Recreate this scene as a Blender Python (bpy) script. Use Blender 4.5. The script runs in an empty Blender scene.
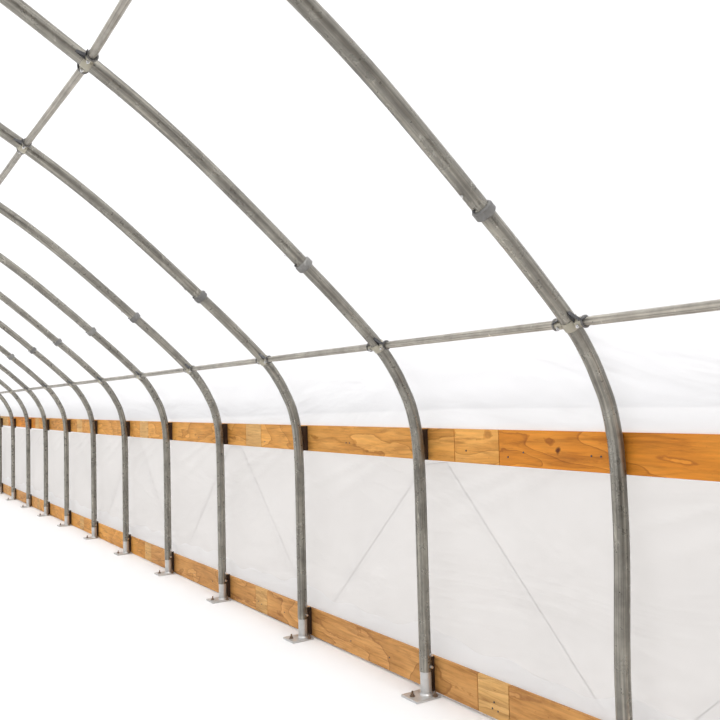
import bpy, math, random
from mathutils import Vector, Matrix
random.seed(7)
S = 1.22                     # hoop spacing in metres (4 ft)
SC = bpy.context.scene; COL = SC.collection
EYE = 1.2225                 # eye height in hoop spacings
A = 2.0565                   # distance of the post line from the camera line
Y0 = 1.6929
DX = [.0170,-.004,-.0115,-.0105,-.0026,-.0019,.003,-.0050,-.0013,.002,.003,.002,0]
DY = [-.0179,-.0185,.0015,.0241,.011,.0153,-.0001,.0103,-.0081,-.0088,-.0051,-.0048,0]
N = 12
XC, ZP = -1.70, 1.93        # ridge
YF, YB = Y0+12.35, -2.6      # end walls

# ---------------------------------------------------------------- helpers
def W(x, y, z): return Vector((x*S, y*S, (z+EYE)*S))

class MB:
    def __init__(s): s.v=[]; s.f=[]; s.sm=[]; s.at={}
    def add(s, vs, fs, smooth=False):
        o=len(s.v); s.v+= [tuple(v) for v in vs]; s.f+=[tuple(i+o for i in f) for f in fs]; s.sm+=[smooth]*len(fs)
    def box(s, c, h, M=None, bev=0.0):
        cx,cy,cz=c; hx,hy,hz=h
        if bev<=0:
            vs=[Vector((cx+sx*hx,cy+sy*hy,cz+sz*hz)) for sx in(-1,1) for sy in(-1,1) for sz in(-1,1)]
            fs=[(0,1,3,2),(4,6,7,5),(0,4,5,1),(2,3,7,6),(0,2,6,4),(1,5,7,3)]
        else:
            import bmesh
            bm=bmesh.new(); bmesh.ops.create_cube(bm,size=1)
            for v in bm.verts: v.co=Vector((cx+v.co.x*2*hx,cy+v.co.y*2*hy,cz+v.co.z*2*hz))
            bmesh.ops.bevel(bm,geom=list(bm.edges),offset=bev,segments=2,affect='EDGES')
            bm.verts.index_update()
            vs=[v.co.copy() for v in bm.verts]; fs=[[v.index for v in f.verts] for f in bm.faces]; bm.free()
        if M: vs=[M@v for v in vs]
        s.add(vs,fs)
    def sweep(s, pts, rad, seg=16, cap=True, hint=Vector((0,1,0)), inner=None):
        """tube through pts; rad a number or a list; inner: hollow with this wall"""
        n=len(pts); rs=rad if isinstance(rad,(list,tuple)) else [rad]*n
        rings=[]
        for i,p in enumerate(pts):
            t=(pts[min(i+1,n-1)]-pts[max(i-1,0)]).normalized()
            u=hint-t*hint.dot(t)
            if u.length<1e-4: u=Vector((0,0,1))-t*t.z
            if u.length<1e-4: u=Vector((1,0,0))
            u.normalize(); w=t.cross(u)
            rings.append([p+u*math.cos(2*math.pi*j/seg)*rs[i]+w*math.sin(2*math.pi*j/seg)*rs[i] for j in range(seg)])
        vs=[v for r in rings for v in r]; fs=[]; o0=len(s.v); L_=0
        for i in range(n):
            if i: L_+=(pts[i]-pts[i-1]).length
            for j in range(seg): s.at[o0+i*seg+j]=(math.cos(2*math.pi*j/seg),math.sin(2*math.pi*j/seg),L_)
        for i in range(n-1):
            for j in range(seg):
                k=(j+1)%seg; fs.append((i*seg+j,i*seg+k,(i+1)*seg+k,(i+1)*seg+j))
        s.add(vs,fs,True)
        if cap:
            s.add(rings[0],[tuple(range(seg))[::-1]]); s.add(rings[-1],[tuple(range(seg))])
    def ring(s, c, ax, r0, r1, h, seg=24, a0=0, a1=2*math.pi, hint=Vector((0,0,1)), rnd=.0):
        """hollow band about axis ax through c, length h, arc a0..a1"""
        ax=ax.normalized(); u=(hint-ax*hint.dot(ax)).normalized(); w=ax.cross(u)
        full=abs(a1-a0-2*math.pi)<1e-6; m=seg if full else seg+1
        prof=[(r0,-h/2),(r1-rnd,-h/2),(r1,-h/2+rnd),(r1,h/2-rnd),(r1-rnd,h/2),(r0,h/2)]
        vs=[]
        for i in range(m):
            a=a0+(a1-a0)*i/seg; d=u*math.cos(a)+w*math.sin(a)
            vs+=[c+d*r+ax*z for r,z in prof]
        fs=[]; q=len(prof)
        for i in range(seg):
            i2=(i+1)%m
            for j in range(q): fs.append((i*q+j,i*q+(j+1)%q,i2*q+(j+1)%q,i2*q+j))
        s.add(vs,fs)
        if not full:
            s.f.append(tuple(len(s.v)-len(vs)+j for j in range(q))); s.sm.append(False)
            s.f.append(tuple(len(s.v)-q+j for j in range(q))[::-1]); s.sm.append(False)
    def cyl(s, a, b, r, seg=12): s.sweep([Vector(a),Vector(b)], r, seg, True, Vector((.3,.8,.5)))
    def build(s, name, mat, parent=None, label=None, origin=None):
        me=bpy.data.meshes.new(name)
        o_=Vector(origin) if origin else Vector((0,0,0))
        me.from_pydata([Vector(v)-o_ for v in s.v],[],s.f); me.update()
        me.polygons.foreach_set('use_smooth', s.sm)
        if s.at:
            at=me.attributes.new('along','FLOAT_VECTOR','POINT')
            for i_,c_ in s.at.items(): at.data[i_].vector=c_
        import bmesh
        bm=bmesh.new(); bm.from_mesh(me); bmesh.ops.recalc_face_normals(bm,faces=bm.faces); bm.to_mesh(me); bm.free()
        me.materials.append(mat)
        o=bpy.data.objects.new(name,me); COL.objects.link(o)
        if parent: o.parent=parent
        o.location=o_
        if label: o['label']=label
        return o

def tag(o, label=None, cat=None, group=None, kind=None):
    if label: o['label']=label
    if cat: o['category']=cat
    if group: o['group']=group
    if kind: o['kind']=kind
    return o

# ---------------------------------------------------------------- materials
def new_mat(name):
    m=bpy.data.materials.new(name); m.use_nodes=True; nt=m.node_tree
    for n in list(nt.nodes): nt.nodes.remove(n)
    out=nt.nodes.new('ShaderNodeOutputMaterial')
    return m,nt,out
def nd(nt,t,**k):
    n=nt.nodes.new(t)
    for a,b in k.items():
        if a in n.inputs: n.inputs[a].default_value=b
        else: setattr(n,a,b)
    return n
def coords(nt, scale=(1,1,1), rnd=0):
    tc=nd(nt,'ShaderNodeTexCoord'); mp=nd(nt,'ShaderNodeMapping'); mp.inputs['Scale'].default_value=scale
    nt.links.new(tc.outputs['Object'],mp.inputs['Vector'])
    if rnd:
        oi=nd(nt,'ShaderNodeObjectInfo'); mu=nd(nt,'ShaderNodeMath',operation='MULTIPLY'); mu.inputs[1].default_value=rnd
        nt.links.new(oi.outputs['Random'],mu.inputs[0])
        cb=nd(nt,'ShaderNodeCombineXYZ')
        for i in range(3): nt.links.new(mu.outputs[0],cb.inputs[i])
        nt.links.new(cb.outputs[0],mp.inputs['Location'])
    return mp.outputs['Vector']
def noise(nt,vec,scale,detail=4,rough=.55,dist=0):
    n=nd(nt,'ShaderNodeTexNoise',Scale=scale,Detail=detail,Roughness=rough,Distortion=dist); nt.links.new(vec,n.inputs['Vector']); return n.outputs['Fac']
def ramp(nt,fac,stops):
    r=nd(nt,'ShaderNodeValToRGB'); e=r.color_ramp.elements
    while len(e)<len(stops): e.new(.5)
    for el,(p,c) in zip(e,stops): el.position=p; el.color=(*c,1) if len(c)==3 else c
    nt.links.new(fac,r.inputs['Fac']); return r.outputs['Color']
def mix(nt,fac,a,b,blend='MIX'):
    m=nd(nt,'ShaderNodeMix',data_type='RGBA',blend_type=blend)
    if isinstance(fac,(int,float)): m.inputs[0].default_value=fac
    else: nt.links.new(fac,m.inputs[0])
    for s_,i in ((a,6),(b,7)):
        if isinstance(s_,tuple): m.inputs[i].default_value=(*s_,1)
        else: nt.links.new(s_,m.inputs[i])
    return m.outputs[2]

def metal(name, lo, hi, rough=.42, metallic=.55, spots=True):
    m,nt,out=new_mat(name)
    v=coords(nt,(1,1,1),37)
    f=noise(nt,v,9,6,.65); c=ramp(nt,f,[(.3,lo),(.7,hi)])
    if spots:
        g=noise(nt,v,70,3,.6); gm=ramp(nt,g,[(.67,(0,0,0)),(.76,(1,1,1))])
        c=mix(nt,gm,c,tuple(x*.35 for x in lo))
        g2=noise(nt,coords(nt,(1,1,.25),19),38,3,.6); gm2=ramp(nt,g2,[(.66,(0,0,0)),(.74,(.7,.7,.7))])
        c=mix(nt,gm2,c,tuple(min(1,x*1.7) for x in hi))
    if spots:
        an=nd(nt,'ShaderNodeAttribute',attribute_name='along'); mp=nd(nt,'ShaderNodeMapping'); mp.inputs['Scale'].default_value=(2.2,2.2,1.1)
        oi=nd(nt,'ShaderNodeObjectInfo'); mu=nd(nt,'ShaderNodeMath',operation='MULTIPLY'); mu.inputs[1].default_value=50; nt.links.new(oi.outputs['Random'],mu.inputs[0]); nt.links.new(mu.outputs[0],mp.inputs['Location'])
        nt.links.new(an.outputs['Vector'],mp.inputs['Vector']); st=noise(nt,mp.outputs['Vector'],1.6,5,.6)
        sc_=ramp(nt,st,[(.3,(.55,.53,.50)),(.48,(1,1,1)),(.68,(1.7,1.68,1.62))]); c=mix(nt,.9,c,sc_,'MULTIPLY')
    b=nd(nt,'ShaderNodeBsdfPrincipled'); b.inputs['Metallic'].default_value=metallic
    nt.links.new(c,b.inputs['Base Color'])
    r=ramp(nt,noise(nt,v,22,3),[(.3,(rough-.1,)*3),(.7,(rough+.12,)*3)]); nt.links.new(r,b.inputs['Roughness'])
    bp=nd(nt,'ShaderNodeBump',Strength=.15,Distance=.002); nt.links.new(noise(nt,v,60,4),bp.inputs['Height']); nt.links.new(bp.outputs[0],b.inputs['Normal'])
    nt.links.new(b.outputs[0],out.inputs['Surface']); return m

M={}
M['pipe']=metal('galvanized_pipe',(.15,.141,.124),(.275,.263,.23),.32,.7)
M['purlin']=metal('galvanized_purlin',(.22,.205,.175),(.38,.355,.31),.4,.45)
M['socket']=metal('bright_zinc',(.46,.46,.45),(.62,.62,.61),.38,.6,False)
M['collar']=metal('dull_zinc',(.12,.118,.115),(.2,.198,.19),.5,.4)
M['clamp']=metal('yellowed_zinc',(.30,.28,.22),(.46,.43,.35),.36,.6,False)
M['dark']=metal('dark_iron',(.03,.03,.032),(.1,.1,.105),.45,.4,False)
M['bolt']=metal('bolt_zinc',(.6,.6,.6),(.75,.75,.75),.25,.8,False)
M['rust']=metal('rusty_bolt',(.10,.06,.035),(.26,.18,.12),.6,.3,False)

def wood(name, base, light, dark, line=.6):
    m,nt,out=new_mat(name)
    v=coords(nt,(1,.24,1),61)
    w=noise(nt,v,2.9,3,.5,.6)                     # slow field whose contours are the growth rings
    mul=nd(nt,'ShaderNodeMath',operation='MULTIPLY'); mul.inputs[1].default_value=9.0; nt.links.new(w,mul.inputs[0])
    wob=noise(nt,coords(nt,(1,.6,1),61),14,3,.6); ad=nd(nt,'ShaderNodeMath',operation='MULTIPLY_ADD'); ad.inputs[1].default_value=.35
    nt.links.new(wob,ad.inputs[0]); nt.links.new(mul.outputs[0],ad.inputs[2])
    fr=nd(nt,'ShaderNodeMath',operation='FRACT'); nt.links.new(ad.outputs[0],fr.inputs[0])
    c=ramp(nt,fr.outputs[0],[(0,light),(.55,base),(.90,tuple(b_*.86 for b_ in base)),(.965,dark),(1,base)])
    fine=noise(nt,coords(nt,(1,.07,1),61),95,4,.6); fm=ramp(nt,fine,[(.3,(.78,)*3),(.7,(1.12,)*3)])
    c=mix(nt,line,tuple(base),c); c=mix(nt,.8,c,fm,'MULTIPLY')
    md=noise(nt,coords(nt,(1,.10,1),41),30,5,.7,.6); mm=ramp(nt,md,[(.34,(.60,.52,.45)),(.50,(1,1,1)),(.75,(1.12,1.13,1.15))]); c=mix(nt,.75,c,mm,'MULTIPLY')
    sp_=noise(nt,coords(nt,(1,.5,1),17),75,3,.6); sm_=ramp(nt,sp_,[(.68,(1,1,1)),(.75,(.55,.42,.3))]); c=mix(nt,.8,c,sm_,'MULTIPLY')
    bl=noise(nt,v,5,3,.5); bm_=ramp(nt,bl,[(.3,(.84,.80,.76)),(.7,(1.1,1.1,1.1))]); c=mix(nt,.9,c,bm_,'MULTIPLY')
    k=noise(nt,coords(nt,(1,.8,1),23),13,2,.5); km=ramp(nt,k,[(.73,(0,0,0)),(.78,(1,1,1))]); c=mix(nt,km,c,tuple(x*.45 for x in dark))
    b=nd(nt,'ShaderNodeBsdfPrincipled',Roughness=.62); b.inputs['Specular IOR Level'].default_value=.25
    nt.links.new(c,b.inputs['Base Color'])
    bp=nd(nt,'ShaderNodeBump',Strength=.25,Distance=.002); nt.links.new(fine,bp.inputs['Height']); nt.links.new(bp.outputs[0],b.inputs['Normal'])
    nt.links.new(b.outputs[0],out.inputs['Surface']); return m
M['w_orange']=wood('orange_plywood',(.62,.225,.022),(.74,.30,.04),(.26,.07,.01))
M['w_amber']=wood('amber_plywood',(.64,.30,.065),(.76,.40,.11),(.30,.11,.02))
M['w_tan']=wood('tan_plywood',(.56,.28,.085),(.68,.37,.13),(.24,.09,.03))
M['w_pale']=wood('pale_plywood',(.62,.36,.125),(.72,.45,.18),(.34,.16,.05),.5)
M['gap_shade']=wood('gap_shade_brown',(.035,.018,.010),(.05,.026,.014),(.015,.008,.004))  # shade beside the posts, put into a near-black colour

def film(name, col, transp, var, folds=0.0):
    m,nt,out=new_mat(name)
    v=coords(nt,(1,1,1)); f=noise(nt,v,1.1,4,.55,.5)
    c=ramp(nt,f,[(.3,tuple(x*(1-var) for x in col)),(.7,col)])
    tr=nd(nt,'ShaderNodeBsdfTranslucent'); df=nd(nt,'ShaderNodeBsdfDiffuse'); gl=nd(nt,'ShaderNodeBsdfGlossy',Roughness=.35)
    nt.links.new(c,tr.inputs['Color']); nt.links.new(c,df.inputs['Color'])
    m1=nd(nt,'ShaderNodeMixShader'); m1.inputs[0].default_value=.22
    nt.links.new(tr.outputs[0],m1.inputs[1]); nt.links.new(df.outputs[0],m1.inputs[2])
    tp=nd(nt,'ShaderNodeBsdfTransparent'); m2=nd(nt,'ShaderNodeMixShader'); m2.inputs[0].default_value=transp
    nt.links.new(m1.outputs[0],m2.inputs[1]); nt.links.new(tp.outputs[0],m2.inputs[2])
    m3=nd(nt,'ShaderNodeMixShader'); m3.inputs[0].default_value=.03
    nt.links.new(m2.outputs[0],m3.inputs[1]); nt.links.new(gl.outputs[0],m3.inputs[2])
    b1=noise(nt,coords(nt,(1,.35,1)),2.2,3,.5,1.5); bp=nd(nt,'ShaderNodeBump',Strength=.4,Distance=.05); nt.links.new(b1,bp.inputs['Height'])
    for s_ in (tr,df,gl): nt.links.new(bp.outputs[0],s_.inputs['Normal'])
    nt.links.new(m3.outputs[0],out.inputs['Surface']); return m
M['roof']=film('roof_film',(.93,.93,.95),.25,.02)
M['curtain']=film('curtain_film',(.93,.90,.885),.36,.06)
M['hem']=film('hem_film',(.93,.93,.935),.30,.02)

def plain(name,col,rough=.9,var=.04,sc=3):
    m,nt,out=new_mat(name); c=ramp(nt,noise(nt,coords(nt),sc,4),[(.3,tuple(x*(1-var) for x in col)),(.7,col)])
    b=nd(nt,'ShaderNodeBsdfPrincipled',Roughness=rough); b.inputs['Specular IOR Level'].default_value=.1
    nt.links.new(c,b.inputs['Base Color']); nt.links.new(b.outputs[0],out.inputs['Surface']); return m
M['floor']=plain('white_ground_sheet',(.82,.82,.82),.9,.01)
M['ground']=plain('pale_gravel',(.41,.40,.39),.95,.15,6)
M['endwall']=plain('added_dark_wall',(.30,.27,.23),.8,.15)  # dark tone of the unseen end added behind the camera
M['rope']=plain('grey_rope',(.07,.075,.08),.8,.2,90)

# ---------------------------------------------------------------- hoop profile (x offset from camera line, z above eye)
PR=[(A,-1.12),(A,-.95),(A,-.75),(A,-.55),(A,-.42),(2.0555,-.33),(2.052,-.22),(2.042,-.125),(2.018,-.03),(1.984,.043),(1.940,.12),(1.862,.219),(1.683,.388),
    (1.523,.527),(1.36,.668),(1.197,.803),(1.026,.944),(.822,1.083),(.712,1.153),(.62,1.205),(.473,1.303)]
c_=(ZP-1.303)/(.473-XC)**2
for x in (.2,-.1,-.4,-.7,-1.0,-1.35,XC): PR.append((x, ZP-c_*(x-XC)**2))
def catmull(P,n=5):
    out=[]
    for i in range(len(P)-1):
        p0=P[max(i-1,0)];p1=P[i];p2=P[i+1];p3=P[min(i+2,len(P)-1)]
        for k in range(n):
            t=k/n
            out.append(tuple(.5*((2*p1[j])+(-p0[j]+p2[j])*t+(2*p0[j]-5*p1[j]+4*p2[j]-p3[j])*t*t+(-p0[j]+3*p1[j]-3*p2[j]+p3[j])*t**3) for j in range(2)))
    out.append(P[-1]); return out
PRF=catmull(PR)
for _ in range(22):          # even out the measured points above the shoulder
    PRF=[PRF[0]]+[((PRF[i-1][0]+2*PRF[i][0]+PRF[i+1][0])/4,(PRF[i-1][1]+2*PRF[i][1]+PRF[i+1][1])/4) if PRF[i][1]>.62 else PRF[i] for i in range(1,len(PRF)-1)]+[PRF[-1]]
def smooth(t): t=max(0,min(1,t)); return t*t*(3-2*t)
def prof_for(k):
    o=[]
    for x,z in PRF:
        if k==0:
            z2=z-.012*smooth((1.25-x)/.4)*smooth((x+.6)/.8); x2=x-.022*smooth((-.42-z)/.5); o.append((x2,z2))
        else: o.append((x,z))
    return o
R=.0250*S
def at_profile(P, x):
    for i in range(len(P)-1):
        if (P[i][0]-x)*(P[i+1][0]-x)<=0 and P[i][1]>-.3:
            a,b=P[i],P[i+1]; t=(x-a[0])/(b[0]-a[0]) if b[0]!=a[0] else 0
            p=(x,a[1]+t*(b[1]-a[1])); d=Vector((b[0]-a[0],0,b[1]-a[1])).normalized(); return p,d
ORD=['nearest','second','third','fourth','fifth','sixth','seventh','eighth','ninth','tenth','eleventh','twelfth']
PUR=((1.8595,.2163),(.7123,1.1519))
PR_R=.0142*S

def strip(mb, pts, wdir, w, th):
    """bent flat strap through pts, w wide along wdir"""
    for a,b_ in zip(pts,pts[1:]):
        d=(b_-a); L=d.length; d.normalize(); u=d.cross(wdir).normalized(); ww=u.cross(d)
        mb.box((0,0,0),(L/2+th*.6,w/2,th/2),Matrix.Translation((a+b_)/2)@Matrix((d,ww,u)).transposed().to_4x4())
def clamp(root, h, t, n, full):
    """cross clamp: band round the hoop at h (t up along the hoop, n inward), sleeves for the two purlin ends"""
    Yv=Vector((0,1,0)); mb=MB()
    mb.ring(h,t,R*1.035,R*1.13,.040,24,-math.pi*.80,math.pi*.80,n,.001)
    for s_ in(-1,1):
        mb.ring(h+Yv*s_*(R*1.05+.017),Yv,PR_R*1.01,PR_R*1.19,.034,18,hint=n,rnd=.001)
    band=mb.build('purlin_clamp',M['clamp'],root,'cream zinc cross clamp')
    if not full: return
    for s_ in(-1,1):
        mb=MB(); mb.ring(h+Yv*s_*(R*1.05+.038),Yv,PR_R*1.01,PR_R*1.42,.009,18,hint=n,rnd=.002); mb.build('clamp_ring',M['collar'],band)
    q=n*R*.35
    mb=MB(); e=-(R*1.16)
    strip(mb,[h+q+Yv*e+t*.012,h+q+Yv*e+t*.058,h+q+Yv*(e-.026)+t*.021,h+q+Yv*(e-.060)+t*.027],n,.013,.0028); mb.build('lug',M['dark'],band)
    mb=MB(); e=R*1.16
    strip(mb,[h+q+Yv*(e-.002)+t*.030,h+q+Yv*(e+.030)+t*.019,h+q+Yv*(e+.034)-t*.010],n,.013,.0028); mb.build('lug',M['dark'],band)
    for s_ in(-1,1):
        mb=MB(); c=h+Yv*s_*(R*1.05+.016)+n*PR_R*1.0; mb.cyl(c,c+n*.009,.0075,6); mb.cyl(c,c+n*.014,.0042,8)
        mb.build('clamp_bolt',M['bolt'],band)

def make_base(root, x, y, lean, s):
    # socket tube and plate on the ground; s=+1 right side of the house
    mb=MB(); zt=-1.117; zb=-1.2127
    mb.sweep([W(x,y,zb),W(x,y,zt)],R*.93,20); mb.sweep([W(x,y,zb),W(x,y,zb+.006)],[R*1.12,R*.93],20,False)
    mb.build('base_socket',M['socket'],root,'bright steel tube socket')
    mb=MB(); x0,x1=x-.086*s,x+.0365*s; yc=y+.004
    lo=W(min(x0,x1),yc-.054,-1.2222); hi=W(max(x0,x1),yc+.054,zb)
    mb.box((lo+hi)/2,(hi-lo)/2,None,.0012)
    pl=mb.build('base_plate',M['socket'],root,'flat square steel foot plate')
    for (bx,by) in ((-.062,.012),(.012,-.043)):
        mb=MB(); p=W(x+bx*s,y+by,zb)
        mb.cyl(p+Vector((0,0,-.002)),p+Vector((0,0,.002)),.014,14); mb.cyl(p+Vector((0,0,.001)),p+Vector((0,0,.012)),.0095,6); mb.cyl(p,p+Vector((.001,0,.026)),.0048,10)
        mb.build('anchor_bolt',M['rust'],pl)

CROSS=([],[])
for k in range(N):
    y=Y0+k+DY[k]; dx=DX[k]; P=[(x+dx,z) for x,z in prof_for(k)]
    root=bpy.data.objects.new('arch_hoop',None); COL.objects.link(root); root.location=W(P[0][0],y,-1.2222); 
    objs_before=set(bpy.data.objects)
    g='galvanized steel hoops along the greenhouse'
    L={0:'galvanized steel arch hoop nearest the camera, its foot cut off below the frame',
       11:'far grey steel arch hoop cut by the left edge of the picture, twelfth out'}.get(k,
       'galvanized steel arch hoop on a bolted foot plate, %s from the camera'%ORD[k])
    tag(root,L,'greenhouse hoop',g)
    # split the profile at the sleeve joint
    js=min(range(len(P)),key=lambda i:abs(P[i][0]-dx-1.523)+(0 if P[i][1]>.3 else 9))
    seg=20 if k<5 else 12
    def to(pts): return [W(a,y,b) for a,b in pts]
    mb=MB(); mb.sweep(to(P[:js+1]),R,seg); mb.build('post_pipe',M['pipe'],root,origin=W(P[0][0],y,-1.1))
    mir=[(2*XC-(x-dx)+dx,z) for x,z in P]
    up=P[js:]+mir[js:][::-1][1:]
    mb=MB(); mb.sweep(to(up),R*1.03,seg); mb.build('roof_pipe',M['pipe'],root,origin=W(XC,y,ZP))
    mb=MB(); mb.sweep(to(mir[:js+1]),R,12); mb.build('post_pipe',M['pipe'],root,origin=W(mir[0][0],y,-1.1))
    for PP,s_ in ((P,1),(mir,-1)):
        q=PP[js]; q2=PP[js+1]; c=W(q[0],y,q[1]); d=(W(q2[0],y,q2[1])-c).normalized()
        mb=MB(); mb.ring(c,d,R*.98,R*1.33,.040,24,rnd=.006)
        mb.cyl(c+d*.004+Vector((0,-1,0)).cross(d)*0,c+d*.004-d.cross(Vector((0,1,0)))*R*1.45*s_,.006,8)
        mb.build('collar',M['collar'],root,'dull grey ribbed joint collar')
        inn=-d.cross(Vector((0,1,0)))   # in-plane normal
        ctr=W(XC,y,0)
        if inn.dot(ctr-c)<0: inn=-inn
        for t_ in (.030,.100):
            mb=MB(); b=c+d*t_; mb.cyl(b+inn*R*.9,b+inn*(R*1.02+.009),.0035,8)
            mb.cyl(b+inn*(R*1.02+.004),b+inn*(R*1.02+.008),.0062,6)
            mb.build('joint_screw',M['bolt'] if t_>.05 else M['dark'],root)
    make_base(root,P[0][0],y,0,1); make_base(root,mir[0][0],y,0,-1)
    for z in (-1.051,-1.100):
        mb=MB(); c=W(P[0][0]+.010,y,z); mb.cyl(c-Vector((0,R*1.22,0)),c+Vector((0,R*1.22,0)),.0045,8); mb.cyl(c-Vector((0,R*1.3,0)),c-Vector((0,R*.9,0)),.0075,6)
        mb.build('pin_bolt',M['bolt'],root,'bright bolt end in the pipe')
    # near-black strips painting the gap shade between pipe and both board runs
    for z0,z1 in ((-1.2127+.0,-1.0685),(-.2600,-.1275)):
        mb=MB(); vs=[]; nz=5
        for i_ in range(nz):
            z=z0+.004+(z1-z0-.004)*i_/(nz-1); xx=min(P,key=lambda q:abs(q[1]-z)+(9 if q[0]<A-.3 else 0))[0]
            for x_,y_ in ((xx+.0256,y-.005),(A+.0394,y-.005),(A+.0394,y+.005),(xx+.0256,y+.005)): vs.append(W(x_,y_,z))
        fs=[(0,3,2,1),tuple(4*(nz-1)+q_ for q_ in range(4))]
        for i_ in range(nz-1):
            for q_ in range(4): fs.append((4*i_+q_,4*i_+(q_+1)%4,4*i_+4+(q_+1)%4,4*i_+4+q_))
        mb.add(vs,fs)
        mb.build('shade_strip',M['gap_shade'],root,'thin dark shade strip between pipe and board')
    # clamps, and the purlin pipe running from the next hoop towards the camera
    for j_,(px,pz) in enumerate(PUR):
        if k==0 and j_==1: px-=.042; pz+=.028
        best=min(P,key=lambda q:(q[0]-px-dx)**2+(q[1]-pz)**2); i=P.index(best)
        d=Vector((P[i+1][0]-P[i-1][0],0,P[i+1][1]-P[i-1][1])).normalized()
        v=Vector((px+dx-best[0],0,pz-best[1])); t_=v.dot(d); hx,hz=best[0]+d.x*t_,best[1]+d.z*t_
        h=W(hx,y,hz); n=Vector((-d.z,0,d.x)); n=n if n.dot(W(XC,y,-1)-h)>0 else -n
        clamp(root,h,d,n,k<9); CROSS[j_].append(h)
    for o in set(bpy.data.objects)-objs_before:
        if o.parent is root:
            o.location=o.location-root.location

# ---------------------------------------------------------------- purlins
def near(i): return 'the nearest and second nearest hoops' if i==1 else 'the %s and %s nearest hoops'%(ORD[i-1],ORD[i])
for j_,C in enumerate(CROSS):
    nm='side' if j_==0 else 'upper roof'
    a0=C[0]-Vector((0,1.3*S,0)); stops=[a0]+C+[C[-1]+Vector((0,.8*S,0))]
    for i,(a,b) in enumerate(zip(stops,stops[1:])):
        if j_==1 and i>7: break                    # the rest of this row lies far outside the view
        d=(b-a).normalized(); g=R*1.06
        a_=a+(d*g if i else d*0); b_=b-d*g
        pts=[a_,b_-d*.075,b_-d*.067,b_]; mb=MB(); mb.sweep(pts,[PR_R,PR_R,PR_R*.93,PR_R*.93],20,True,Vector((0,0,1)))
        o=mb.build('purlin',M['purlin'],None,origin=a_)
        L=('steel purlin pipe of the %s row from the nearest hoop out of frame'%nm) if i==0 else \
          ('end of the %s row of purlin pipes beyond the last hoop'%nm) if i==12 else 'thin steel purlin pipe of the %s row between %s'%(nm,near(i))
        tag(o,L,'purlin pipe','purlin pipes of the %s row'%nm)

# ---------------------------------------------------------------- boards
def qz(c,k): t=k/10; return c[0]+c[1]*t+c[2]*t*t
ZT=(-.1227,-.0182,.0344); ZB=(-.2564,-.019,.037); LT=(-1.0627,-.0724,.0466); LB=(-1.208,-.0472,.0432)
XF=A+.0400; TH=.0160
def board(k0,k1,ct,cb,mat,name,label,cat,group,screws=()):
    e=.0012; k0+=e; k1-=e; yc=(k0+k1)/2
    z=[qz(cb,k0),qz(cb,k1),qz(ct,k0),qz(ct,k1)]
    z[0]=max(z[0],-1.2212); z[1]=max(z[1],-1.2212)
    vs=[W(x,Y0+kk,zz) for x in(XF,XF+TH) for kk,zz in((k0,z[0]),(k1,z[1]),(k1,z[3]),(k0,z[2]))]
    import bmesh
    bm=bmesh.new(); bv=[bm.verts.new(v) for v in vs]
    for f in ((0,1,2,3),(7,6,5,4),(0,4,5,1),(1,5,6,2),(2,6,7,3),(3,7,4,0)): bm.faces.new([bv[i] for i in f])
    bmesh.ops.bevel(bm,geom=list(bm.edges),offset=.0015,segments=2,affect='EDGES'); bm.verts.index_update()
    mb=MB(); mb.add([v.co.copy() for v in bm.verts],[[v.index for v in f.verts] for f in bm.faces]); bm.free()
    zc=(z[0]+z[2])/2
    o=mb.build(name,mat,None,origin=W(XF,Y0+yc,zc)); tag(o,label,cat,group)
    for (kk,f) in screws:
        if k0<kk<k1:
            zz=qz(cb,kk)+f*(qz(ct,kk)-qz(cb,kk)); p=W(XF,Y0+kk,zz); mb=MB()
            mb.cyl(p-Vector((.0022,0,0)),p+Vector((.004,0,0)),.0042,10); s=mb.build('screw',M['dark'],o,origin=W(XF,Y0+yc,zc)); s.location=(0,0,0)
    return o
up_scr=[]; lo_scr=[]
for k in range(-1,12):
    up_scr+=[(k+.068,.40),(k+.108,.40),(k+.5,.25)] if k!=1 else [(k+.045,.38),(k+.62,.4),(k+.59,.4)]
    lo_scr+=[(k+.30,.42),(k+.62,.42)]
up_scr+=[(.735,.36),(.42,.40)]; lo_scr+=[(.60,.22),(.63,.24),(2.58,.35)]
def place_word(i):
    return ['past the nearest hoop at the right edge','behind the second and third nearest hoops','behind the fourth and fifth nearest hoops',
            'behind the sixth and seventh nearest hoops','behind the eighth and ninth nearest hoops','behind the tenth and eleventh nearest hoops','beyond the twelfth hoop at far left'][i]
def gap_word(i):
    a=['nearest','third','fifth','seventh','ninth','eleventh']; b=['second','fourth','sixth','eighth','tenth','twelfth']
    return 'between the %s and %s nearest hoops'%(a[i],b[i]) if i else 'between the nearest and second nearest hoops'
U=[(.548+2*i,.806+2*i-(.05*(i>0))) for i in range(6)]; Lw=[(.540+2*i-.03*(i>0),.712+2*i-.05*(i>0)) for i in range(6)]
mats_u=['w_orange','w_amber','w_amber','w_amber','w_amber','w_orange','w_pale']; mats_l=['w_tan','w_tan','w_tan','w_amber','w_amber','w_tan','w_tan']
for runs,ct,cb,ms,nm,scr in ((U,ZT,ZB,mats_u,'upper',up_scr),(Lw,LT,LB,mats_l,'lower',lo_scr)):
    prev=-1.3
    for i,(a,b) in enumerate(runs):
        cl={'w_orange':'orange','w_amber':'amber','w_tan':'tan brown','w_pale':'pale'}
        board(prev,a,ct,cb,M[ms[i]],'plank','long %s plank of the %s run, %s'%(cl[ms[i]],nm,place_word(i)),'plank','planks of the %s run'%nm,scr)
        board(a,b,ct,cb,M['w_pale' if (nm=='lower' or i>0) else 'w_amber'],'splice_board','short splice piece in the %s plank run %s'%(nm,gap_word(i)),'splice board','splice pieces of the %s run'%nm,scr)
        prev=b
    board(prev,12.25,ct,cb,M[ms[6]],'plank','short end of the %s plank run, %s'%(nm,place_word(6)),'plank','planks of the %s run'%nm,scr)

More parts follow.
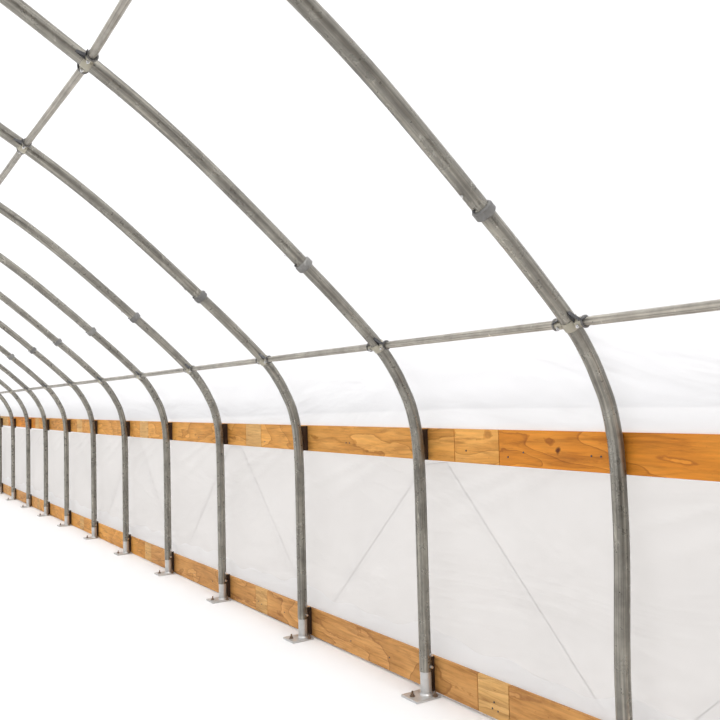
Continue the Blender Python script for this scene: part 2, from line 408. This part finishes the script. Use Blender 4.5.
# small tar-dark nail heads sticking up at the notch of each lower splice
# ---------------------------------------------------------------- films
def grid(name,mat,nu,nv,fn,kind='structure',parent=None,label=None):
    vs=[fn(i/nu,j/nv) for i in range(nu+1) for j in range(nv+1)]
    fs=[(i*(nv+1)+j,(i+1)*(nv+1)+j,(i+1)*(nv+1)+j+1,i*(nv+1)+j+1) for i in range(nu) for j in range(nv)]
    me=bpy.data.meshes.new(name); me.from_pydata(vs,[],fs); me.update(); me.polygons.foreach_set('use_smooth',[True]*len(fs))
    me.materials.append(mat); o=bpy.data.objects.new(name,me); COL.objects.link(o)
    if parent: o.parent=parent
    elif kind: o['kind']=kind
    if label: o['label']=label
    return o
# roof film: outside of the hoops, from the upper board over the ridge to the other side
full=[(x,z) for x,z in PRF if z>-.30]; fm=[(2*XC-x,z) for x,z in full][::-1]
arch=full+fm[1:]
off=[]
for i,(x,z) in enumerate(arch):
    a=arch[max(i-1,0)]; b=arch[min(i+1,len(arch)-1)]; d=Vector((b[0]-a[0],0,b[1]-a[1])).normalized(); n=Vector((d.z,0,-d.x))
    if n.dot(Vector((x-XC,0,z+.3)))<0: n=-n
    e=.0345+ (.028*smooth((.42-z)/.56))
    off.append((x+n.x*e,z+n.z*e))
off=[(off[0][0],-.262)]+[q for q in off if q[1]>-.262]+[]
off=[q for q in off]; off[-1]=(off[-1][0],-.262) if off[-1][1]<0 else off[-1]
ny=120
vs=[];fs=[]; m_=len(off)
for i in range(ny+1):
    y=YB+(YF-YB)*i/ny
    for (x,z) in off:
        dz=.002*math.sin(y*2.3+x*3)+.0015*math.sin(y*5.1-z*4)
        vs.append(W(x,y,z+dz*smooth((z+.1)/.3)))
for i in range(ny):
    for j in range(m_-1): fs.append((i*m_+j,(i+1)*m_+j,(i+1)*m_+j+1,i*m_+j+1))
me=bpy.data.meshes.new('ceiling'); me.from_pydata(vs,[],fs); me.update(); me.polygons.foreach_set('use_smooth',[True]*len(fs)); me.materials.append(M['roof'])
ce=bpy.data.objects.new('ceiling',me); COL.objects.link(ce); tag(ce,'white translucent plastic film stretched over the arched hoops',kind='structure')
# side curtain of softer film between the board runs
XW=XF+TH+.004
def fold(y,z):
    f=0
    zz=(z+.27)/.85                 # 0 at the top board, -1 at the ground
    f+=.0050*(1+math.sin(y*3.1+z*2.4))*math.exp(zz*.8)
    f+=.0045*(1+math.sin(y*7.0*.5+z*9+1.3*math.sin(y*1.7)))
    kk=(y-Y0)%1.0                  # creases fanning down from the posts under the upper board
    a=math.exp(-((kk-.5+(z+.35)*2.2)/.05)**2)*smooth((z+.62)/.25); f+=.006*a
    b=math.exp(-((kk-.72+(z+.35)*3.0)/.04)**2)*smooth((z+.55)/.2); f+=.005*b
    return f
wr=grid('wall_right',M['curtain'],420,70,lambda u,v:W(XW+fold(YB+(YF-YB)*u,-1.222+.98*v),YB+(YF-YB)*u,-1.222+.98*v),label='soft translucent white curtain film closing the side between the two plank runs')
def hemtop(y): return -.985+.016*math.sin(y*5.3)+.012*math.sin(y*11.7+1)+.008*math.sin(y*23)
grid('curtain_hem',M['hem'],420,10,lambda u,v:W(XW-.0028+.0008*math.sin(v*3)+ .0008*math.sin((YB+(YF-YB)*u)*9),YB+(YF-YB)*u,-1.222+(hemtop(YB+(YF-YB)*u)+1.222)*v),None,wr,'whiter doubled lower hem with a wavy top edge')
# far side and end walls
grid('wall_left',M['curtain'],40,8,lambda u,v:W(2*XC-XW,YB+(YF-YB)*u,-1.222+.98*v))
def endwall(name,y,mat):
    pts=[(off[0][0]+.0,-1.222)]+off+[(off[-1][0],-1.222)]
    me=bpy.data.meshes.new(name); me.from_pydata([W(x,y,z) for x,z in pts],[],[tuple(range(len(pts)))]); me.materials.append(mat)
    o=bpy.data.objects.new(name,me); COL.objects.link(o); o['kind']='structure'; return o
endwall('wall_back',YF,M['roof']); endwall('unseen_dark_wall',YB,M['endwall'])  # second one: unseen, added dark behind the camera to deepen the pipe faces

# zigzag rope outside the curtain
XR=XW+.026
pts=[]
kk=-1
seq=[]
for k in range(-1,12):
    if k%2: seq+=[(k-.085,-.275),(k+.085,-.275)] if k!=1 else [(k-.085,-.266),(k+.06,-.285)]
    else: seq+=[(k-.04,-1.13),(k+.06,-1.13)]
seq=[(-1.12,-1.2625)]+seq+[(11.12,-1.2625)]
mb=MB(); P_=[W(XR,Y0+a,b) for a,b in seq]
for a,b in zip(P_,P_[1:]): mb.cyl(a,b,.0019,8)
r=mb.build('lashing_rope',M['rope']); tag(r,'thin grey rope zigzagging behind the white side curtain film','rope')

# ---------------------------------------------------------------- floor and ground
def slab(name,x0,x1,y0,y1,z0,z1,mat,label):
    mb=MB(); lo=W(x0,y0,z0); hi=W(x1,y1,z1); mb.box((lo+hi)/2,(hi-lo)/2); o=mb.build(name,mat); tag(o,label,kind='structure'); return o
slab('floor',2*XC-XW,XW-.001,YB,YF,-1.2625,-1.2222,M['floor'],'plain bright white floor of the greenhouse')
slab('ground',-60,60,-50,70,-1.30,-1.2630,M['ground'],'pale open ground outside the greenhouse')

# ---------------------------------------------------------------- sky light
ZEN=4.0
w=bpy.data.worlds.new('sky'); SC.world=w; w.use_nodes=True; nt=w.node_tree
bg=nt.nodes['Background']; tc=nd(nt,'ShaderNodeTexCoord'); sp=nd(nt,'ShaderNodeSeparateXYZ'); nt.links.new(tc.outputs['Generated'],sp.inputs[0])
c=ramp(nt,sp.outputs['Z'],[(0,(.80,.79,.785)),(.22,(.72,.72,.73)),(.55,(.98,.98,.98)),(1,(1,1,1))])
mr=nd(nt,'ShaderNodeMapRange'); mr.inputs[1].default_value=.3; mr.inputs[2].default_value=.95; mr.inputs[3].default_value=1; mr.inputs[4].default_value=ZEN; nt.links.new(sp.outputs['Z'],mr.inputs[0])
vm=nd(nt,'ShaderNodeVectorMath',operation='SCALE'); nt.links.new(c,vm.inputs[0]); nt.links.new(mr.outputs[0],vm.inputs['Scale']); nt.links.new(vm.outputs[0],bg.inputs['Color']); bg.inputs['Strength'].default_value=1.3
sl=bpy.data.lights.new('sun','SUN'); sl.energy=6.0; sl.angle=math.radians(20); sl.color=(1,.99,.97)
so=bpy.data.objects.new('sun',sl); COL.objects.link(so); so.rotation_euler=Vector((-.08,-.56,.80)).to_track_quat('Z','Y').to_euler(); so.location=(0,4,12)

# ---------------------------------------------------------------- camera
f_=801.06; Rr=Matrix(((0.8347476,-0.55006105,-0.02508574),(-0.00675298,-0.05578135,0.99842017),(0.55059136,0.83325944,0.0502779)))
cd=bpy.data.cameras.new('camera'); cam=bpy.data.objects.new('camera',cd); COL.objects.link(cam)
cd.sensor_width=36; cd.lens=f_/720*36; cd.clip_start=.05; cd.clip_end=300
m3=Matrix((Rr[0],Rr[1],-Rr[2])).transposed(); cam.matrix_world=Matrix.Translation(W(0,0,0))@m3.to_4x4()
SC.camera=cam
vs_=SC.view_settings; vs_.view_transform='Standard'; vs_.look='None'; vs_.gamma=1; vs_.use_curve_mapping=False; vs_.exposure=-1.25
